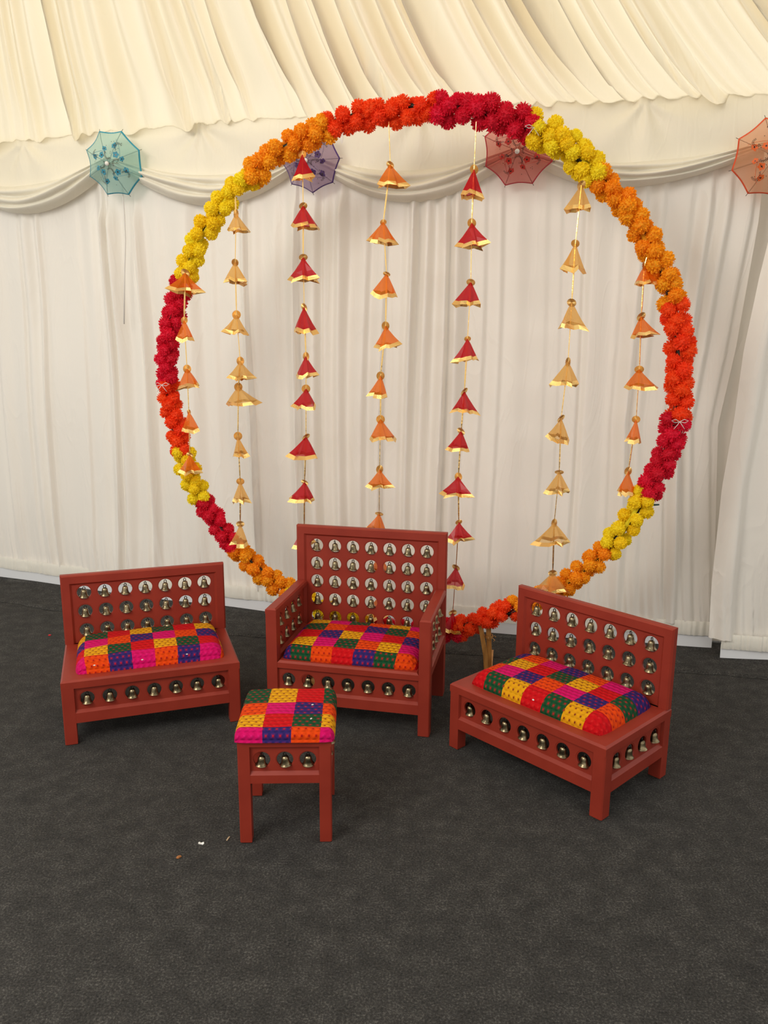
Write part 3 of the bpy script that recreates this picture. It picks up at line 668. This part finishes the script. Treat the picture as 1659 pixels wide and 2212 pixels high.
def cushion(root, x0, x1, y0, y1, z0, h, rows, cols_edge, rows_edge, re=.045, crown=.012, name='cushion', label=None):
    """cols_edge / rows_edge: patch boundaries measured along the cloth (arc length) from left / front"""
    def prof(Wd):                     # samples (arc, pos, zfrac)
        pts = []; n = 10
        for k in range(n + 1):
            a = pi / 2 * k / n; pts.append((re * (1 - cos(a)), sin(a)))
        xs = [p[0] for p in pts] + [lerp(re, Wd - re, k / 12) for k in range(1, 12)] + [Wd - p[0] for p in pts[::-1]]
        zs = [p[1] for p in pts] + [1] * 11 + [p[1] for p in pts[::-1]]
        arc = [0]
        for i in range(1, len(xs)): arc.append(arc[-1] + sqrt((xs[i]-xs[i-1])**2 + (h * .8 * (zs[i]-zs[i-1]))**2))
        return arc, xs, zs
    def samples(arc, edges):
        base_ = [lerp(0, arc[-1], k / 40) for k in range(41)] + [.002, arc[-1] - .002]
        s_ = sorted(set([round(v, 5) for v in base_ if all(abs(v - e) > .002 for e in edges)] + [round(e, 5) for e in edges if 0 < e < arc[-1]] + [0.0, arc[-1]])); return s_
    ax_, xs, zx = prof(x1 - x0); ay_, ys, zy = prof(y1 - y0); SX, SY = samples(ax_, cols_edge), samples(ay_, rows_edge)
    vs = []; fs = []; uvs = []; R = random.Random(int(x1 * 1000))
    for v in SY:
        Y_, ZY = interp(v, ay_, ys), interp(v, ay_, zy); q = 2 * Y_ / (y1 - y0) - 1
        for u in SX:
            X_, ZX = interp(u, ax_, xs), interp(u, ax_, zx); p = 2 * X_ / (x1 - x0) - 1
            cxm = 1 - .035 * abs(q) ** 8; cym = 1 - .035 * abs(p) ** 8
            vs.append(Vector((x0 + (x1 - x0) * (.5 + p * cxm / 2), y0 + (y1 - y0) * (.5 + q * cym / 2), z0 + h * ZX * ZY + crown * (1 - p*p) * (1 - q*q) + .0015 * sin(X_ * 40) * sin(Y_ * 37) * ZX * ZY)))
    nx = len(SX); ce = [0] + list(cols_edge) + [9]; rex = [0] + list(rows_edge) + [9]
    me = bpy.data.meshes.new('cushion')
    for j in range(len(SY) - 1):
        for i in range(nx - 1): fs.append((j*nx+i, j*nx+i+1, (j+1)*nx+i+1, (j+1)*nx+i))
    me.from_pydata([tuple(v) for v in vs], [], fs); me.update()
    me.uv_layers.new(name='UVMap'); me.color_attributes.new('patch', 'FLOAT_COLOR', 'CORNER'); me.color_attributes.new('dot', 'FLOAT_COLOR', 'CORNER')
    uvl = me.uv_layers['UVMap']; c1 = me.color_attributes['patch']; c2 = me.color_attributes['dot']
    pw = cols_edge[2] - cols_edge[1]; ph = rows_edge[2] - rows_edge[1] if len(rows_edge) > 2 else pw
    for pl in me.polygons:
        j, i = divmod(pl.index, nx - 1); u = (SX[i] + SX[i+1]) / 2; v = (SY[j] + SY[j+1]) / 2
        ci = sum(1 for e in cols_edge if u > e); ri = sum(1 for e in rows_edge if v > e); rr = rows[min(ri, len(rows) - 1)]; ch_ = rr[min(ci, len(rr) - 1)]
        for li in pl.loop_indices:
            vi = me.loops[li].vertex_index; b_, a_ = divmod(vi, nx); uvl.data[li].uv = ((SX[a_] - cols_edge[0]) / pw, (SY[b_] - rows_edge[0]) / ph)
            c1.data[li].color = (*PC[ch_], 1); c2.data[li].color = (*DC[ch_], 1)
        pl.use_smooth = True
    o = put(name, me, root, patchm)
    if label: o['label'] = label
    # under-lip so the cloth closes on the seat
    return o
CXS = [.088 + .0812 * k for k in range(7)]
def bench(px_, py_, yaw, label, cush_rows, cols_edge, rows_edge, seed):
    W_, D, tb, hs, hb, lw, rt, rb, bb = .6599, .4175, .0326, .2574, .5533, .0448, .2245, .1255, .0859
    root = thing('low_bench', label, 'bench', (px_, py_, 0), yaw, 'terracotta benches with brass bells'); R = random.Random(seed)
    leg(root, 0, 0, lw, rt, -1, -1); leg(root, W_ - lw, 0, lw, rt, 1, -1); leg(root, 0, D - lw, lw, rt, -1, 1); leg(root, W_ - lw, D - lw, lw, rt, 1, 1)
    put('seat_frame', cham_box(0, W_, 0, D, rt, hs, .007).me('seat'), root, wood)
    rec = .011
    def apron(o, xd, yd, wd, cs, name):
        fr, Mx = place(frame(wd, rt - bb, .032, (0, 0, rb - bb, 0), (.003, .003, .010, .002), rec, 0, .012), o, xd, yd); put(name + '_rail', fr.me('rail'), root, wood)
        r_ = .0265
        hpn, Mx = place(hole_panel(wd - .001, rt - rb + .008, .009, cs, [.177 - rb + .004], r_, r_ + .0045), Mx @ Vector((.0005, rec, rb - bb - .004)), xd, yd) if False else (None, None)
        p0 = Vector(o) + Vector(xd) * .0005 + Vector(yd) * rec + Vector((0, 0, rb - bb - .002))
        hpn, Mx = place(hole_panel(wd - .001, rt - rb + .001, .009, cs, [.177 - rb + .002], r_, r_ + .0045), p0, xd, yd)
        put(name + '_panel', auto_smooth(hpn.me('panel'), 25), root, wood)
        for cx_ in cs: add_bell(root, Mx @ Vector((cx_, .0035, .177 - rb + .0045)), r_, R)
    apron((lw, 0, bb), (1, 0, 0), (0, 1, 0), W_ - 2*lw, [c - lw for c in CXS], 'front')
    sc_ = [(D - 2*lw) / 2 + d for d in (-.1218, -.0406, .0406, .1218)]
    apron((W_, lw, bb), (0, 1, 0), (-1, 0, 0), D - 2*lw, sc_, 'side'); apron((0, D - lw, bb), (0, -1, 0), (1, 0, 0), D - 2*lw, sc_, 'side')
    put('back_rail', MB().box((lw, D - .03, bb), (W_ - lw, D - .004, rt)).me('rail'), root, wood)
    # backrest
    fw_, ft = .034, .036
    fr, Mx = place(frame(W_, hb - hs, tb, (fw_, fw_, 0, ft), (.008, .008, .0, .008), .009, (.006, .006, 0, .006), .006), (0, D - tb, hs), (1, 0, 0), (0, 1, 0)); put('back_frame', fr.me('frame'), root, wood)
    g = .0415; ph_ = hb - hs - ft - .006
    r_ = .0280
    hpn, Mx = place(hole_panel(W_ - 2*g + .002, ph_, .010, [c - g + .001 for c in CXS], [z - hs for z in (.474, .393, .311)], r_, r_ + .004), (g - .001, D - tb + .009, hs), (1, 0, 0), (0, 1, 0))
    put('back_panel', auto_smooth(hpn.me('panel'), 25), root, wood)
    for z in (.474, .393, .311):
        for c in CXS: add_bell(root, (c, D - tb + .014, z), r_, R)
    cushion(root, .050, W_ - .048, .046, D - tb - .001, hs - .001, .050, cush_rows, cols_edge, rows_edge)
    return root
P_ = .087
bench(-1.1911, 2.7448, .3291, 'low terracotta bench on the left with the short-sided patchwork cushion, nearest the left edge', ['POBPOBPO', 'RYGRYGRY', 'BPOBPOBP', 'YGRYGRYG'], [.055 + P_ * k for k in range(7)], [.075 + .083 * k for k in range(3)], 1)
bench(.2504, 2.7676, -.8195, 'low terracotta bench on the right, turned so its side panel shows', ['RGYRGYR', 'OPBOPBO', 'GYRGYRG', 'BOPBOPB'], [.085 + P_ * k for k in range(6)], [.085 + .083 * k for k in range(3)], 2)

# armchair
W_, D, tb, hs, hb, ha, lw, rt, rb, bb = .6569, .432, .033, .2601, .7174, .474, .0451, .2306, .1293, .0892
root = thing('armchair', 'large terracotta armchair with bell-filled back and arms in the middle', 'armchair', (-.4625, 2.9657, 0), -.2102); R = random.Random(5)
leg(root, 0, 0, lw, ha - .022, -1, -1); leg(root, W_ - lw, 0, lw, ha - .022, 1, -1)
for x0 in (0, W_ - .058): put('leg', cham_box(x0, x0 + .058, D - .055, D, 0, hs - .02, .003).me('leg'), root, wood)
put('seat_frame', cham_box(lw, W_ - lw, .001, D - .001, rt, hs, .008).me('seat'), root, wood)
wd = W_ - 2*lw; cs = [c - lw for c in [.0875 + .0808 * k for k in range(7)]]
fr, Mx = place(frame(wd, rt - bb, .032, (0, 0, rb - bb, 0), (.003, .003, .010, .002), .011, 0, .012), (lw, 0.0005, bb), (1, 0, 0), (0, 1, 0)); put('front_rail', fr.me('rail'), root, wood)
r_ = .0265; hpn, Mx = place(hole_panel(wd - .001, rt - rb + .001, .009, cs, [.181 - rb + .002], r_, r_ + .0045), (lw + .0005, .0115, rb - .002), (1, 0, 0), (0, 1, 0)); put('front_panel', auto_smooth(hpn.me('panel'), 25), root, wood)
for c in cs: add_bell(root, (c + lw, .015, .1835), r_, R)
put('back_rail', MB().box((.058, D - .03, bb), (W_ - .058, D - .004, rt)).me('rail'), root, wood)
fw_, ft = .034, .036
fr, Mx = place(frame(W_, hb - hs + .02, tb, (fw_, fw_, 0, ft), (.008, .008, .0, .008), .009, (.006, .006, 0, .006), .006), (0, D - tb, hs - .02), (1, 0, 0), (0, 1, 0)); put('back_frame', fr.me('frame'), root, wood)
g = .0415; zr = [.631, .5505, .470, .3893, .3085]; r_ = .0280; acx = [.0888 + .0805 * k for k in range(7)]
hpn, Mx = place(hole_panel(W_ - 2*g + .002, hb - hs - ft - .006, .010, [c - g + .001 for c in acx], [z - hs for z in zr], r_, r_ + .004), (g - .001, D - tb + .009, hs), (1, 0, 0), (0, 1, 0)); put('back_panel', auto_smooth(hpn.me('panel'), 25), root, wood)
for z in zr:
    for c in acx: add_bell(root, (c, D - tb + .014, z), r_, R)
sy = D - tb - lw; ycs = [sy / 2 - .005 + d for d in (-.1215, -.0405, .0405, .1215)]
for side in (0, 1):
    x0 = 0 if side == 0 else W_ - lw
    put('armrest', cham_box(x0, x0 + lw, 0, D - tb, ha - .022, ha, .006).me('arm'), root, wood)
    z0 = .240; HH = ha - .022 - z0
    if side: o_, xd, yd = (W_, lw, z0), (0, 1, 0), (-1, 0, 0)
    else: o_, xd, yd = (0, lw + sy, z0), (0, -1, 0), (1, 0, 0)
    fr, Mx = place(frame(sy, HH, lw, (0, .0, .030, .0), (.003, .010, .008, .003), .014, 0, .014), o_, xd, yd)
    if not side: pass
    put('arm_frame', fr.me('armframe'), root, wood)
    zs_ = [.398, .318]; yy = ycs if side else [sy - y for y in ycs]
    p0 = Vector(o_) + Vector(yd) * .0165 + Vector((0, 0, .030)); hpn, Mx = place(hole_panel(sy, HH - .030, .012, yy if side else sorted(yy), [z - z0 - .030 for z in zs_], .0275, .031), p0, xd, yd)
    put('arm_panel', auto_smooth(hpn.me('panel'), 25), root, wood)
    for z in zs_:
        for y in ycs: add_bell(root, (x0 + lw / 2, lw + y, z), .0275, R)
cushion(root, lw + .006, W_ - lw - .006, .022, D - tb - .001, hs - .001, .050, ['BGORBGOR', 'OYPGOYPG', 'PRBYPRBY', 'BGORBGOR', 'OYPGOYPG'], [.055 + P_ * k for k in range(7)], [.062 + .083 * k for k in range(4)])

# stool
W_, D, h_, lw, rt, rb, bb = .2786, .2924, .3417, .0364, .3192, .2268, .2004
root = thing('footstool', 'small square terracotta stool with patchwork cushion, in front of the armchair', 'stool', (-.4302, 2.1604, 0), .033); R = random.Random(8)
for (x0, y0, a, b_) in ((0, 0, -1, -1), (W_ - lw, 0, 1, -1), (0, D - lw, -1, 1), (W_ - lw, D - lw, 1, 1)): leg(root, x0, y0, lw, rt, a, b_, .003)
put('seat_frame', cham_box(0, W_, 0, D, rt, h_, .002).me('seat'), root, wood)
def sapron(o, xd, yd, wd, name):
    cs = [wd / 2 + d for d in (-.0685, 0, .0685)]; rec = .009
    fr, Mx = place(frame(wd, rt - bb, .026, (0, 0, rb - bb, 0), (.002, .002, .010, .002), rec, 0, .010), o, xd, yd); put(name + '_rail', fr.me('rail'), root, wood)
    p0 = Vector(o) + Vector(xd) * .0005 + Vector(yd) * rec + Vector((0, 0, rb - bb - .002)); r_ = .0248
    hpn, Mx = place(hole_panel(wd - .001, rt - rb + .001, .008, cs, [.273 - rb + .002], r_, r_ + .003), p0, xd, yd); put(name + '_panel', auto_smooth(hpn.me('panel'), 25), root, wood)
    for c in cs: add_bell(root, Mx @ Vector((c, .003, .273 - rb + .004)), r_, R, .93)
sapron((lw, 0, bb), (1, 0, 0), (0, 1, 0), W_ - 2*lw, 'front'); sapron((W_ - lw, D, bb), (-1, 0, 0), (0, -1, 0), W_ - 2*lw, 'back')
sapron((W_, lw, bb), (0, 1, 0), (-1, 0, 0), D - 2*lw, 'side'); sapron((0, D - lw, bb), (0, -1, 0), (1, 0, 0), D - 2*lw, 'side')
cushion(root, -.011, W_ + .011, -.010, D + .010, h_ - .004, .036, ['PBOP', 'YRGY', 'OPBO', 'GYRG'], [.104, .191, .278], [.046, .124, .202], re=.020, crown=.006)

# ------------------------------------------------------------------ bits on the carpet
def scrap(name, label, cat, u, v, pts, col, th=.0012):
    P = hit(u, v, Vector((0, 0, 0)), Vector((0, 0, 1))); mb = MB()
    n = len(pts); mb.loops([[(x, y, .0005) for x, y in pts], [(x, y, .0005 + th + .0012 * (i % 3)) for i, (x, y) in enumerate(pts)]], cap=True)
    tag(put(name, mb.me(name), None, mat(name, col, .7), Vector((P.x, P.y, .0005))), label, cat)
scrap('paper_scrap', 'small white paper scrap on the carpet left of the stool', 'scrap', 434, 1823, [(-.009, .003), (-.007, -.002), (0, -.004), (.007, -.006), (.010, -.001), (.008, .004), (0, .003), (-.006, .006)], (.85, .84, .80))
scrap('dried_leaf', 'tiny brown dried leaf on the carpet, front left of the stool', 'leaf', 386, 1853, [(-.006, -.005), (.001, -.006), (.006, 0), (.008, .004), (.003, .008), (-.003, .004), (-.007, .001)], (.32, .12, .03))
scrap('flower_petal', 'tiny red petal on the carpet left of the left bench', 'petal', 107, 1373, [(-.007, 0), (-.002, -.007), (.006, -.004), (.008, .004), (.001, .008), (-.005, .006)], (.6, .01, .02))
scrap('straw_bit', 'tiny pale straw bit on the carpet beside the stool leg', 'scrap', 492, 1813, [(-.003, -.008), (0, -.009), (.003, 0), (.005, .010), (.003, .012), (0, .003)], (.6, .45, .28), .001)

# lint and straw bits on the cushions, dropped where the cloth is
bpy.context.view_layer.update(); dg = bpy.context.evaluated_depsgraph_get()
for (u, v, lab) in [(204, 1437, 'white lint fleck on the front of the left bench cushion, left one'), (307, 1425, 'white lint fleck on the pink patch of the left bench cushion'), (404, 1413, 'white lint fleck on the blue front patch of the left bench cushion'),
                    (675, 1523, 'white lint fleck on the blue patch of the footstool'), (672, 1553, 'white lint fleck on the green patch of the footstool'), (1152, 1512, 'white lint fleck on the red front patch of the right bench cushion')]:
    hit_, loc, nrm, idx, ob, mx_ = S.ray_cast(dg, CAMP, ray(u, v).normalized())
    if hit_:
        mb = MB(); R = random.Random(u); pts = [(.0055 * cos(a) * R.uniform(.6, 1.1), .0028 * sin(a) * R.uniform(.6, 1.2)) for a in [k * pi / 4 for k in range(8)]]
        mb.loops([[(x, y, 0) for x, y in pts], [(x * .8, y * .8, .0015) for x, y in pts]], cap=True)
        o = tag(put('lint_fleck', mb.me('lint'), None, twine, loc + nrm * .0008), lab, 'lint', 'lint flecks on the cushions'); o.rotation_euler = nrm.to_track_quat('Z', 'Y').to_euler()
